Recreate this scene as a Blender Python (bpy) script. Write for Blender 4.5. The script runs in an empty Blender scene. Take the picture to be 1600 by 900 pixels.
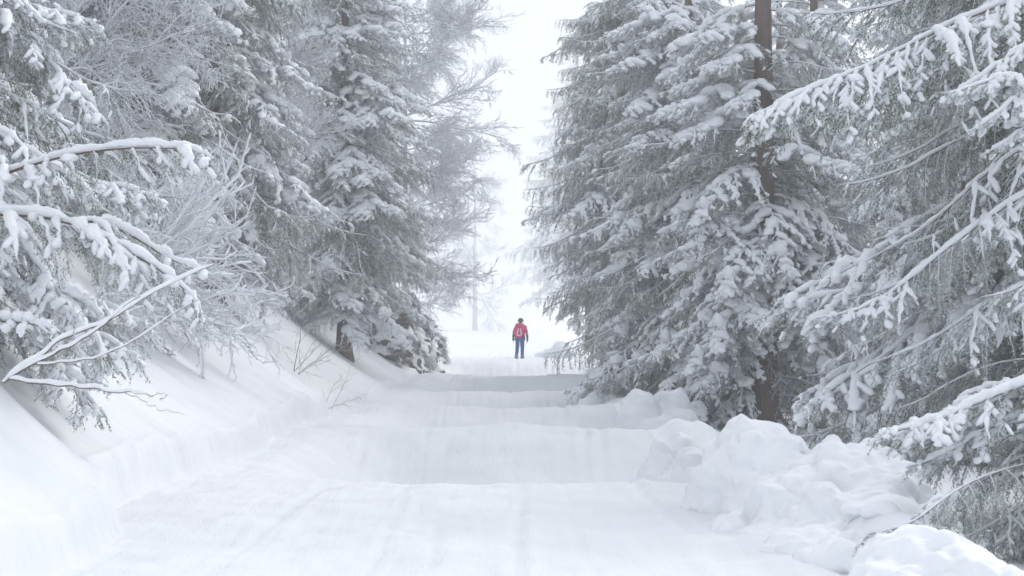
import bpy, bmesh, math
import numpy as np
from mathutils import Matrix, Vector, Euler
R = math.radians
scene = bpy.context.scene
col = scene.collection

# ------------------------------------------------------------------ camera, sky, sun, exposure
CAM_H = 1.6
cam_d = bpy.data.cameras.new('camera'); cam = bpy.data.objects.new('camera', cam_d); col.objects.link(cam)
cam_d.lens = 70.0; cam_d.sensor_width = 36.0; cam_d.clip_start = 0.2; cam_d.clip_end = 3000
cam.location = (0, 0, CAM_H); cam.rotation_euler = (R(90 + 1.234), 0, 0)
cam_d.dof.use_dof = True; cam_d.dof.focus_distance = 31.0; cam_d.dof.aperture_fstop = 7.1
scene.camera = cam
SUN_EL, SUN_AZ = 40.0, 38.0            # degrees; azimuth from +Y (down the road) towards +X
world = bpy.data.worlds.new('World'); scene.world = world; world.use_nodes = True
wn = world.node_tree.nodes; wl = world.node_tree.links; wn.clear()
sky = wn.new('ShaderNodeTexSky'); sky.sky_type = 'NISHITA'; sky.sun_disc = False
sky.sun_elevation = R(SUN_EL); sky.sun_rotation = R(SUN_AZ); sky.dust_density = 6.0; sky.air_density = 1.0
hs = wn.new('ShaderNodeHueSaturation'); hs.inputs['Saturation'].default_value = 0.22
mx = wn.new('ShaderNodeMix'); mx.data_type = 'RGBA'; mx.inputs[0].default_value = 0.80
mx.inputs[7].default_value = (8.3, 8.85, 9.65, 1)   # even overcast cloud layer
bg = wn.new('ShaderNodeBackground'); bg.inputs[1].default_value = 0.10
wo = wn.new('ShaderNodeOutputWorld')
wl.new(sky.outputs[0], hs.inputs['Color']); wl.new(hs.outputs[0], mx.inputs[6])
wl.new(mx.outputs[2], bg.inputs[0]); wl.new(bg.outputs[0], wo.inputs[0])
sun_d = bpy.data.lights.new('sun', 'SUN'); sun = bpy.data.objects.new('sun', sun_d); col.objects.link(sun)
sun_d.energy = 1.5; sun_d.angle = R(30); sun_d.color = (1.0, 0.98, 0.96)
_sd = Vector((math.sin(R(SUN_AZ)) * math.cos(R(SUN_EL)), math.cos(R(SUN_AZ)) * math.cos(R(SUN_EL)), math.sin(R(SUN_EL))))
sun.rotation_euler = (-_sd).to_track_quat('-Z', 'Y').to_euler()
scene.view_settings.view_transform = 'Standard'; scene.view_settings.look = 'None'
scene.view_settings.gamma = 1.0; scene.view_settings.use_curve_mapping = False
scene.view_settings.exposure = 0.29
HAZE_DENSITY = 0.0023
cy = scene.cycles
cy.max_bounces = 4; cy.diffuse_bounces = 3; cy.use_adaptive_sampling = True; cy.adaptive_threshold = 0.03; cy.glossy_bounces = 2; cy.transmission_bounces = 2
cy.volume_bounces = 1; cy.transparent_max_bounces = 4
cy.use_denoising = True; cy.denoiser = 'OPENIMAGEDENOISE'
cy.caustics_reflective = False; cy.caustics_refractive = False

# ------------------------------------------------------------------ helpers
def tag(o, label=None, cat=None, group=None, kind=None):
    if label: o['label'] = label
    if cat: o['category'] = cat
    if group: o['group'] = group
    if kind: o['kind'] = kind
    return o

def empty(name, loc=(0, 0, 0), rz=0.0):
    o = bpy.data.objects.new(name, None); col.objects.link(o)
    o.location = loc; o.rotation_euler = (0, 0, rz); o.empty_display_size = 0.2
    return o

def link(name, mesh, parent=None, loc=None, rot=None, scale=None):
    o = bpy.data.objects.new(name, mesh); col.objects.link(o)
    if parent: o.parent = parent
    if loc is not None: o.location = loc
    if rot is not None: o.rotation_euler = rot
    if scale is not None: o.scale = scale
    return o

def nrm(v):
    return v / np.maximum(np.linalg.norm(v, axis=-1, keepdims=True), 1e-9)

class MB:
    """collects arrays of vertices and faces; build() makes one mesh"""
    def __init__(s): s.v = []; s.f3 = []; s.f4 = []; s.n = 0
    def add(s, v, f3=None, f4=None, mat=0):
        v = np.asarray(v, float).reshape(-1, 3)
        if f3 is not None and len(f3): s.f3.append((np.asarray(f3, np.int64) + s.n, mat))
        if f4 is not None and len(f4): s.f4.append((np.asarray(f4, np.int64) + s.n, mat))
        s.v.append(v); s.n += len(v)
    def tubes(s, P, rad, sides=5, mat=0, flat=1.0, jit=0.0, rng=None):
        P = np.asarray(P, float)
        if P.ndim == 2: P = P[None]; rad = np.asarray(rad, float)[None]
        rad = np.asarray(rad, float); N, K, _ = P.shape
        T = nrm(np.gradient(P, axis=1))
        ref = np.zeros_like(T); ref[..., 2] = 1.0
        bad = np.abs(T[..., 2]) > 0.93
        ref[bad] = (0.8, 0.6, 0.0)
        B = nrm(np.cross(T, ref)); U = np.cross(B, T)
        a = np.arange(sides) / sides * 2 * np.pi
        r = rad[..., None] * np.ones(sides)
        if jit and rng is not None: r = r * (1 + jit * rng.uniform(-1, 1, r.shape))
        V = P[:, :, None, :] + r[..., None] * (np.cos(a)[None, None, :, None] * B[:, :, None, :] + flat * np.sin(a)[None, None, :, None] * U[:, :, None, :])
        i = np.arange(N)[:, None, None] * K * sides + np.arange(K - 1)[None, :, None] * sides
        j = np.arange(sides)[None, None, :]; j2 = (j + 1) % sides
        q = np.stack([i + j, i + sides + j, i + sides + j2, i + j2], -1).reshape(-1, 4)
        s.add(V, f4=q, mat=mat)
    def build(s, name, mats, smooth=True):
        me = bpy.data.meshes.new(name)
        V = np.concatenate(s.v).astype(np.float32)
        n3 = sum(len(f) for f, _ in s.f3); n4 = sum(len(f) for f, _ in s.f4)
        loops = np.concatenate([f.ravel() for f, _ in s.f3] + [f.ravel() for f, _ in s.f4]).astype(np.int32)
        tot = np.concatenate([np.full(n3, 3), np.full(n4, 4)]).astype(np.int32)
        start = np.concatenate([[0], np.cumsum(tot)[:-1]]).astype(np.int32)
        mi = np.concatenate([np.full(len(f), m) for f, m in s.f3] + [np.full(len(f), m) for f, m in s.f4]).astype(np.int32)
        me.vertices.add(len(V)); me.vertices.foreach_set('co', V.ravel())
        me.loops.add(len(loops)); me.loops.foreach_set('vertex_index', loops)
        me.polygons.add(n3 + n4); me.polygons.foreach_set('loop_start', start)
        me.polygons.foreach_set('loop_total', tot)
        for m in mats: me.materials.append(m)
        me.polygons.foreach_set('material_index', mi)
        me.polygons.foreach_set('use_smooth', np.full(n3 + n4, smooth))
        me.update(calc_edges=True); me.validate()
        return me

def _hash(ix, iy, seed):
    h = (ix.astype(np.int64) * 374761393 + iy.astype(np.int64) * 668265263 + seed * 1442695041) & 0x7fffffff
    h = ((h ^ (h >> 13)) * 1274126177) & 0x7fffffff
    return ((h ^ (h >> 16)) & 0xffff) / 65535.0
def vnoise(x, y, seed=0):
    x, y = np.broadcast_arrays(np.asarray(x, float), np.asarray(y, float))
    ix = np.floor(x); iy = np.floor(y); fx = x - ix; fy = y - iy
    fx = fx * fx * (3 - 2 * fx); fy = fy * fy * (3 - 2 * fy)
    a = _hash(ix, iy, seed); b = _hash(ix + 1, iy, seed); c = _hash(ix, iy + 1, seed); d = _hash(ix + 1, iy + 1, seed)
    return ((a + (b - a) * fx) * (1 - fy) + (c + (d - c) * fx) * fy) * 2 - 1
def fbm(x, y, seed=0, octs=4):
    t = 0; a = 1.0; n = 0
    for k in range(octs):
        t = t + a * vnoise(np.asarray(x) * 2 ** k, np.asarray(y) * 2 ** k, seed + 17 * k); n += a; a *= 0.5
    return t / n
def sstep(a, b, x):
    t = np.clip((np.asarray(x, float) - a) / (b - a), 0, 1); return t * t * (3 - 2 * t)
def cosine_interp(x, xs, ys):
    xs = np.asarray(xs, float); ys = np.asarray(ys, float); x = np.asarray(x, float)
    i = np.clip(np.searchsorted(xs, x) - 1, 0, len(xs) - 2)
    t = np.clip((x - xs[i]) / (xs[i + 1] - xs[i]), 0, 1); t = (1 - np.cos(t * np.pi)) / 2
    return ys[i] + (ys[i + 1] - ys[i]) * t

# ------------------------------------------------------------------ materials
def new_mat(name):
    m = bpy.data.materials.new(name); m.use_nodes = True
    nt = m.node_tree; p = nt.nodes['Principled BSDF']
    return m, nt, p
def N(nt, t, **kw):
    n = nt.nodes.new(t)
    for k, v in kw.items():
        if k.startswith('i_'):
            key = k[2:]; key = int(key) if key.isdigit() else key.replace('_', ' ')
            n.inputs[key].default_value = v
        else: setattr(n, k, v)
    return n
def mixc(nt, fac, a, b):
    m = N(nt, 'ShaderNodeMix', data_type='RGBA')
    for sock, v in ((0, fac), (6, a), (7, b)):
        if hasattr(v, 'links') or isinstance(v, bpy.types.NodeSocket): nt.links.new(v, m.inputs[sock])
        else: m.inputs[sock].default_value = v if sock == 0 else (*v, 1)
    return m.outputs[2]
def math_n(nt, op, a, b=None, c=None, clamp=False):
    m = N(nt, 'ShaderNodeMath', operation=op); m.use_clamp = clamp
    for k, v in enumerate((a, b, c)):
        if v is None: continue
        if isinstance(v, bpy.types.NodeSocket): nt.links.new(v, m.inputs[k])
        else: m.inputs[k].default_value = v
    return m.outputs[0]
def maprange(nt, v, a, b, c=0.0, d=1.0):
    m = N(nt, 'ShaderNodeMapRange'); m.interpolation_type = 'SMOOTHSTEP'
    nt.links.new(v, m.inputs[0])
    for k, x in zip((1, 2, 3, 4), (a, b, c, d)): m.inputs[k].default_value = x
    return m.outputs[0]
def noise(nt, scale, detail=3, rough=0.55, vec=None, obj=True):
    n = N(nt, 'ShaderNodeTexNoise'); n.inputs['Scale'].default_value = scale
    n.inputs['Detail'].default_value = detail; n.inputs['Roughness'].default_value = rough
    if vec is None:
        tc = N(nt, 'ShaderNodeTexCoord'); vec = tc.outputs['Object']
    nt.links.new(vec, n.inputs['Vector'])
    return n.outputs[0]
def bump(nt, p, h, strength, dist):
    b = N(nt, 'ShaderNodeBump'); b.inputs['Strength'].default_value = strength; b.inputs['Distance'].default_value = dist
    nt.links.new(h, b.inputs['Height']); nt.links.new(b.outputs[0], p.inputs['Normal'])
def upness(nt):
    g = N(nt, 'ShaderNodeNewGeometry'); s = N(nt, 'ShaderNodeSeparateXYZ')
    nt.links.new(g.outputs['Normal'], s.inputs[0]); return s.outputs[2]

SNOW = (0.89, 0.905, 0.935)
def snow_material(name, kind, alb=1.0):
    m, nt, p = new_mat(name); SN = tuple(x * alb for x in SNOW)
    p.inputs['Roughness'].default_value = 0.75; p.inputs['Specular IOR Level'].default_value = 0.25
    a = noise(nt, 1.3, 3); c = mixc(nt, maprange(nt, a, 0.3, 0.7), SN, tuple(x * 0.955 for x in SN))
    nt.links.new(c, p.inputs['Base Color'])
    tc = N(nt, 'ShaderNodeTexCoord')
    if kind == 'road':
        mp = N(nt, 'ShaderNodeMapping'); nt.links.new(tc.outputs['Object'], mp.inputs[0]); mp.inputs['Scale'].default_value = (1, 0.07, 1)
        g = noise(nt, 14, 3, vec=mp.outputs[0]); f = noise(nt, 38, 3, vec=tc.outputs['Object'])
        h = math_n(nt, 'ADD', math_n(nt, 'MULTIPLY', g, 0.9), f)
        bump(nt, p, h, 0.5, 0.022)
    elif kind == 'bank':
        mp = N(nt, 'ShaderNodeMapping'); nt.links.new(tc.outputs['Object'], mp.inputs[0])
        mp.inputs['Rotation'].default_value = (0, 0, R(8)); mp.inputs['Scale'].default_value = (0.16, 1.0, 0.16)
        g = noise(nt, 9, 3, vec=mp.outputs[0]); f = noise(nt, 30, 3, vec=tc.outputs['Object'])
        h = math_n(nt, 'ADD', math_n(nt, 'MULTIPLY', g, 1.6), math_n(nt, 'MULTIPLY', f, 0.5))
        bump(nt, p, h, 0.5, 0.025)
    elif kind == 'pile':
        f = math_n(nt, 'ADD', noise(nt, 7, 5, 0.6, vec=tc.outputs['Object']), math_n(nt, 'MULTIPLY', noise(nt, 30, 3, vec=tc.outputs['Object']), 0.35)); bump(nt, p, f, 0.4, 0.035)
    else:
        f = noise(nt, 34, 4, 0.7, vec=tc.outputs['Object']); bump(nt, p, f, 0.7, 0.02)
    return m
M_ROAD = snow_material('packed_road_snow', 'road', 0.90)
M_BANK = snow_material('bank_snow', 'bank', 0.88)
M_PILE = snow_material('ploughed_snow', 'pile', 0.98)
M_SNOW = snow_material('bough_snow', 'bough')

def needle_material(name, frost_lo, frost_hi):
    m, nt, p = new_mat(name)
    p.inputs['Roughness'].default_value = 0.7; p.inputs['Specular IOR Level'].default_value = 0.2
    oi = N(nt, 'ShaderNodeObjectInfo')
    green = mixc(nt, noise(nt, 3.0, 2), (0.032, 0.066, 0.032), (0.085, 0.120, 0.040))
    g2 = mixc(nt, math_n(nt, 'MULTIPLY', oi.outputs['Random'], 0.35), green, (0.085, 0.080, 0.045))
    fr = noise(nt, 5.5, 4, 0.65)
    up = upness(nt)
    f = math_n(nt, 'ADD', math_n(nt, 'MULTIPLY', up, 0.12), fr)
    f = math_n(nt, 'ADD', f, math_n(nt, 'MULTIPLY_ADD', oi.outputs['Random'], 0.30, -0.08))
    f = maprange(nt, f, 0.34, 0.80, frost_lo, frost_hi)
    c = mixc(nt, f, g2, (0.72, 0.745, 0.78))
    nt.links.new(c, p.inputs['Base Color'])
    return m
M_NEEDLE = needle_material('frosted_needles', 0.03, 0.62)

def bark_material(name, dark, light, frost_a, frost_b, frost_max):
    m, nt, p = new_mat(name)
    p.inputs['Roughness'].default_value = 0.85; p.inputs['Specular IOR Level'].default_value = 0.15
    b = mixc(nt, noise(nt, 9, 4, 0.7), dark, light)
    up = upness(nt); n = noise(nt, 7, 3)
    f = math_n(nt, 'ADD', up, math_n(nt, 'MULTIPLY_ADD', n, 0.9, -0.45))
    f = maprange(nt, f, frost_a, frost_b, 0.0, frost_max)
    nt.links.new(mixc(nt, f, b, (0.80, 0.82, 0.86)), p.inputs['Base Color'])
    return m, nt, p
M_TWIG, _, _ = bark_material('rimed_twig', (0.055, 0.045, 0.042), (0.12, 0.10, 0.09), -0.75, 0.25, 0.88)
M_RIME, _, _ = bark_material('white_rime_twig', (0.10, 0.085, 0.08), (0.2, 0.175, 0.16), -1.35, -0.25, 0.96)
M_LIMB, _, _ = bark_material('snowy_limb', (0.10, 0.075, 0.06), (0.20, 0.15, 0.115), -0.15, 0.45, 0.95)
M_BARK, _nt, _p = bark_material('spruce_bark', (0.12, 0.092, 0.078), (0.27, 0.21, 0.175), 0.22, 0.60, 0.75)
_tc = N(_nt, 'ShaderNodeTexCoord'); _mp = N(_nt, 'ShaderNodeMapping'); _mp.inputs['Scale'].default_value = (1, 1, 0.35)
_nt.links.new(_tc.outputs['Object'], _mp.inputs[0])
_v = N(_nt, 'ShaderNodeTexVoronoi'); _v.inputs['Scale'].default_value = 16; _nt.links.new(_mp.outputs[0], _v.inputs['Vector'])
bump(_nt, _p, _v.outputs[0], 0.8, 0.03)

def rock_material():
    m, nt, p = new_mat('snow_caught_rock')
    p.inputs['Roughness'].default_value = 0.85
    b = mixc(nt, noise(nt, 2.6, 5, 0.65), (0.055, 0.048, 0.042), (0.17, 0.145, 0.125))
    f = math_n(nt, 'ADD', upness(nt), math_n(nt, 'MULTIPLY_ADD', noise(nt, 2.2, 5, 0.7), 2.6, -1.3))
    f = maprange(nt, f, -0.35, 0.0, 0.0, 1.0)
    nt.links.new(mixc(nt, f, b, SNOW), p.inputs['Base Color'])
    bump(nt, p, noise(nt, 7, 5), 0.7, 0.08)
    return m
M_ROCK = rock_material()
def plain(name, c, rough=0.75, var=0.12, scale=25):
    m, nt, p = new_mat(name); p.inputs['Roughness'].default_value = rough; p.inputs['Specular IOR Level'].default_value = 0.25
    nt.links.new(mixc(nt, noise(nt, scale, 3), tuple(x * (1 - var) for x in c), tuple(min(1, x * (1 + var)) for x in c)), p.inputs['Base Color'])
    return m

# ------------------------------------------------------------------ terrain
CRESTS = [(-60, 0.0), (6, -0.1), (13, -0.06), (20.3, 0.02), (26, -1.02), (31.8, 0.02), (37.4, -1.05), (43.2, -0.05), (49.2, -1.15),
          (55.6, -0.08), (62, -1.0), (68.8, 0.06), (75.4, -0.75), (82.6, 0.34), (90, 0.40), (104, 0.66), (111, 0.48), (122, 0.7), (330, 1.5), (700, 24.0), (900, 26.0)]
_cy, _cz = zip(*CRESTS)
_ey, _ez = zip(*[c for c in CRESTS if c[1] > -0.3])
XL = ([-60, 9, 16.0, 17.8, 24, 36, 56, 66, 80, 100, 120], [-3.1, -3.15, -3.12, -3.58, -3.42, -3.55, -3.6, -3.35, -2.75, -2.9, -3.6])
XR = ([-60, 9, 15, 22, 34, 50, 60, 83, 100, 130], [2.4, 2.35, 2.35, 2.15, 2.2, 2.15, 2.3, 2.6, 2.7, 4.0])
def xl_of(y): return cosine_interp(y, *XL) + 0.07 * vnoise(np.asarray(y) * 0.55, 3.3, 5)
def xr_of(y): return cosine_interp(y, *XR) + 0.10 * vnoise(np.asarray(y) * 0.7, 9.3, 6)
def road_base(y, x=0.0):
    yy = np.asarray(y, float) + 0.8 * vnoise(np.asarray(x) * 0.45, np.asarray(y) * 0.05, 21)
    z = cosine_interp(yy, _cy, _cz)
    env = cosine_interp(yy, _ey, _ez); z = env + (z - env) * (1 - 0.93 * sstep(1.5, 3.1, -np.asarray(x)))
    k = sstep(14, 24, y) * (1 - sstep(84, 96, y))
    # crests a little sharper than dips
    return z + 0.10 * k * fbm(np.asarray(x) * 0.45, np.asarray(y) * 0.12, 22, 2)
TRACKS = [  # x as a function of y for the ski and sledge tracks: (ys, xs, width, depth)
    ([8, 14, 17, 20.5, 32, 43, 56, 69, 84], [-1.35, -1.02, -1.0, -1.08, -1.35, -1.45, -1.5, -1.3, -0.9], 0.045, 0.020),
    ([8, 14, 20, 26, 32, 43, 50, 56, 69, 84], [-0.05, 0.02, 0.12, 0.05, 0.02, -0.25, -0.1, -0.05, 0.1, 0.2], 0.05, 0.024),
    ([8, 14, 20, 26, 32, 43, 56, 84], [2.0, 1.5, 1.25, 1.0, 1.15, 1.1, 1.05, 1.3], 0.07, 0.030),
    ([8, 14, 20, 26, 32, 43, 56, 84], [2.3, 1.75, 1.5, 1.25, 1.4, 1.35, 1.3, 1.6], 0.07, 0.030),
    ([8, 20, 32, 56, 84], [-2.1, -2.0, -2.3, -2.3, -1.6], 0.06, 0.018),
    ([8, 20, 32, 56, 84], [-0.5, -0.62, -0.42, -0.7, -0.3], 0.04, 0.012),
    ([8, 20, 32, 56, 84], [0.62, 0.5, 0.6, 0.55, 0.8], 0.04, 0.012),
]
def hill(x, y):
    x = np.asarray(x, float); y = np.asarray(y, float)
    return sstep(98, 125, y) * (0.55 * fbm(x * 0.16, y * 0.09, 61, 3) + 0.5 * np.exp(-((y - 116) / 5.0) ** 2) * (0.5 + vnoise(x * 0.35, y * 0.1, 62)))
def road_z(x, y):
    z = road_base(y, x) + hill(x, y); g_ = 1 - sstep(88, 105, y)
    z = z + g_ * (0.035 * vnoise(x * 1.3, y * 1.1, 71) + 0.022 * vnoise(x * 2.9, y * 2.3, 72) + 0.012 * np.abs(vnoise(x * 6.5, y * 4.5, 73)))
    z = z + 0.020 * fbm(x * 1.1, y * 0.35, 3) + g_ * (0.005 * vnoise(x * 7, y * 0.35, 8) + 0.005 * vnoise(x * 13, y * 0.8, 9) + 0.007 * vnoise(x * 9, y * 6, 10))
    for ys, xs, w, d in TRACKS:
        xc = cosine_interp(y, ys, xs) + 0.03 * vnoise(np.asarray(y) * 0.6, w * 3e3, 4)
        q = np.abs(x - xc) / w; d = d * 0.9 * (1 - sstep(86, 100, y))
        fade = 0.25 + 0.75 * sstep(-0.3, 0.1, vnoise(np.asarray(y) * 0.22, w * 1e3 + xs[0] * 7, 12))
        z = z - d * fade * np.exp(-q * q) + 0.4 * d * fade * np.exp(-(q - 1.7) ** 2 * 2)
    # chewed, footprint-like dents
    dent = vnoise(x * 3.1, y * 2.2, 31) * vnoise(x * 1.2, y * 0.6, 32)
    return z - 0.03 * np.clip(dent - 0.2, 0, 1)
def left_h(s, y):
    """height of the left bank above the road edge, s metres left of the edge"""
    hc = 0.43 + 0.10 * vnoise(np.asarray(y) * 0.35, 0.5, 41) + 0.06 * vnoise(np.asarray(y) * 1.6, 1.5, 42)
    hc = hc * (1 - 0.55 * sstep(36, 52, y))
    rag = 0.035 * vnoise(np.asarray(y) * 4.0, s * 5, 43) + 0.04 * vnoise(np.asarray(y) * 9, s * 9, 44) + 0.03 * vnoise(np.asarray(y) * 19, s * 17, 48)
    rag = np.abs(rag) * 0.7
    cut = sstep(0.0, 0.19, s + rag * 0.9) * sstep(0, 0.06, s)
    tan = 1.02 - 0.20 * sstep(18, 24, y)
    body = hc * cut
    sl = np.maximum(s - 0.16, 0)
    rise = tan * sl * sl / (sl + 0.16)
    cap = 3.4 + 0.4 * vnoise(np.asarray(y) * 0.07, 2.2, 45)
    rise = np.where(rise < cap, rise, cap + (rise - cap) * 0.18)
    roll = 0.10 * fbm(s * 0.5, np.asarray(y) * 0.28, 46) * sstep(0.3, 1.5, s)
    rub = 0.07 * np.abs(vnoise(s * 9, np.asarray(y) * 4.5, 47)) * np.exp(-((s - 0.06) / 0.10) ** 2) * sstep(0, 0.05, s)
    return (body + rise + roll + rub) * (1 - 0.9 * sstep(100, 125, y))
def right_h(s, y):
    ridge = (0.20 + 0.20 * vnoise(np.asarray(y) * 0.5, 7.7, 51)) * np.exp(-((s - 0.6) / 0.42) ** 2) * sstep(0, 0.4, s)
    lum = 0.12 * np.abs(vnoise(s * 2.6, np.asarray(y) * 1.7, 52)) * sstep(0, 0.3, s) * (1 - sstep(1.2, 2.2, s))
    drop = -0.50 * sstep(0.7, 3.0, s) - 0.05 * np.minimum(np.maximum(s - 3, 0), 22)
    roll = 0.16 * fbm(s * 0.6, np.asarray(y) * 0.5, 53) * sstep(1.0, 3.0, s)
    return (ridge + lum + drop + roll) * (1 - sstep(95, 120, y))
def ground_z(x, y):
    x = float(x); y = float(y)
    a = float(xl_of(y)); b = float(xr_of(y)); zs = smooth_z(y)
    if x < a: return float(blend_edge(a, y, a - x) + left_h(np.array(a - x), np.array(y)))
    if x > b: return float(blend_edge(b, y, x - b) + right_h(np.array(x - b), np.array(y)))
    return float(road_z(np.array(x), np.array(y)))
def smooth_z(y): return cosine_interp(y, [-60, 60, 84, 104, 122, 330, 700, 900], [-0.1, -0.15, 0.2, 0.6, 0.7, 1.5, 24.0, 26.0])
def blend_edge(xe, y, s):
    k = sstep(0.0, 2.2, s)
    return road_z(np.asarray(xe), np.asarray(y)) * (1 - k) + (smooth_z(y) + hill(np.asarray(xe), y)) * k

ys = [-60, -40, -25, -15, -8, -3, 0, 2.5, 4.5, 6]
y = 6.0
while y < 118: y *= 1.0062; ys.append(y)
while y < 900: y *= 1.03; ys.append(y)
ys = np.array(ys); NY = len(ys)
sl = np.concatenate([np.arange(0, 0.42, 0.03), np.arange(0.42, 2.2, 0.07), np.geomspace(2.2, 420, 46)])
sr = np.concatenate([np.arange(0, 2.2, 0.06), np.geomspace(2.2, 420, 44)])
tt = np.linspace(0, 1, 118)
Yg = ys[:, None]
xlg = xl_of(ys)[:, None]; xrg = xr_of(ys)[:, None]
def grid_mesh(name, X, Z, mat):
    nx = X.shape[1]
    mb = MB(); V = np.stack([X, np.broadcast_to(Yg, X.shape), Z], -1)
    i = np.arange(NY - 1)[:, None] * nx + np.arange(nx - 1)[None]
    f = np.stack([i, i + 1, i + nx + 1, i + nx], -1).reshape(-1, 4)
    mb.add(V, f4=f)
    return mb.build(name, [mat])
Xr = xlg + (xrg - xlg) * tt[None]
o = link('road', grid_mesh('road', Xr, road_z(Xr, np.broadcast_to(Yg, Xr.shape)), M_ROAD)); tag(o, kind='structure')
Xb = (xlg - sl[None])[:, ::-1]; S = np.broadcast_to(sl[None], Xb.shape)[:, ::-1]; YY = np.broadcast_to(Yg, Xb.shape)
Zb = blend_edge(np.broadcast_to(xlg, Xb.shape), YY, S) + left_h(S, YY)
o = link('terrain', grid_mesh('terrain', Xb, Zb, M_BANK)); tag(o, kind='structure')
Xg = xrg + sr[None]; S = np.broadcast_to(sr[None], Xg.shape); YY = np.broadcast_to(Yg, Xg.shape)
Zg = blend_edge(np.broadcast_to(xrg, Xg.shape), YY, S) + right_h(S, YY)
o = link('ground', grid_mesh('ground', Xg, Zg, M_PILE)); tag(o, kind='structure')

def px(u, v, d):
    """the place d metres up the road seen at photograph pixel u, v"""
    return np.array([(u - 800) / 3111 * d, d, CAM_H + (517 - v) / 3111 * d])

# ------------------------------------------------------------------ spruce boughs (mesh data shared by all trees)
def rot_about(v, axis, ang):
    axis = axis / np.linalg.norm(axis)
    return v * math.cos(ang) + np.cross(axis, v) * math.sin(ang) + axis * np.dot(axis, v) * (1 - math.cos(ang))

def bough_axis(rng, L, p0, p1, p2, K=12):
    pts = [np.zeros(3)]; yaw = 0
    for k in range(K - 1):
        t = k / (K - 2)
        pit = R(p0 + (p1 - p0) * min(1, t / 0.6) if t < 0.6 else p1 + (p2 - p1) * (t - 0.6) / 0.4)
        yaw += rng.normal(0, 0.10); pit += rng.normal(0, 0.06)
        pts.append(pts[-1] + L / (K - 1) * np.array([math.cos(pit) * math.cos(yaw), math.cos(pit) * math.sin(yaw), math.sin(pit)]))
    return np.array(pts)

def along(P, t):
    K = len(P); f = np.clip(np.asarray(t) * (K - 1), 0, K - 1.0001); i = f.astype(int); w = (f - i)[:, None]
    return P[i] * (1 - w) + P[i + 1] * w, nrm(P[i + 1] - P[i])

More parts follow.
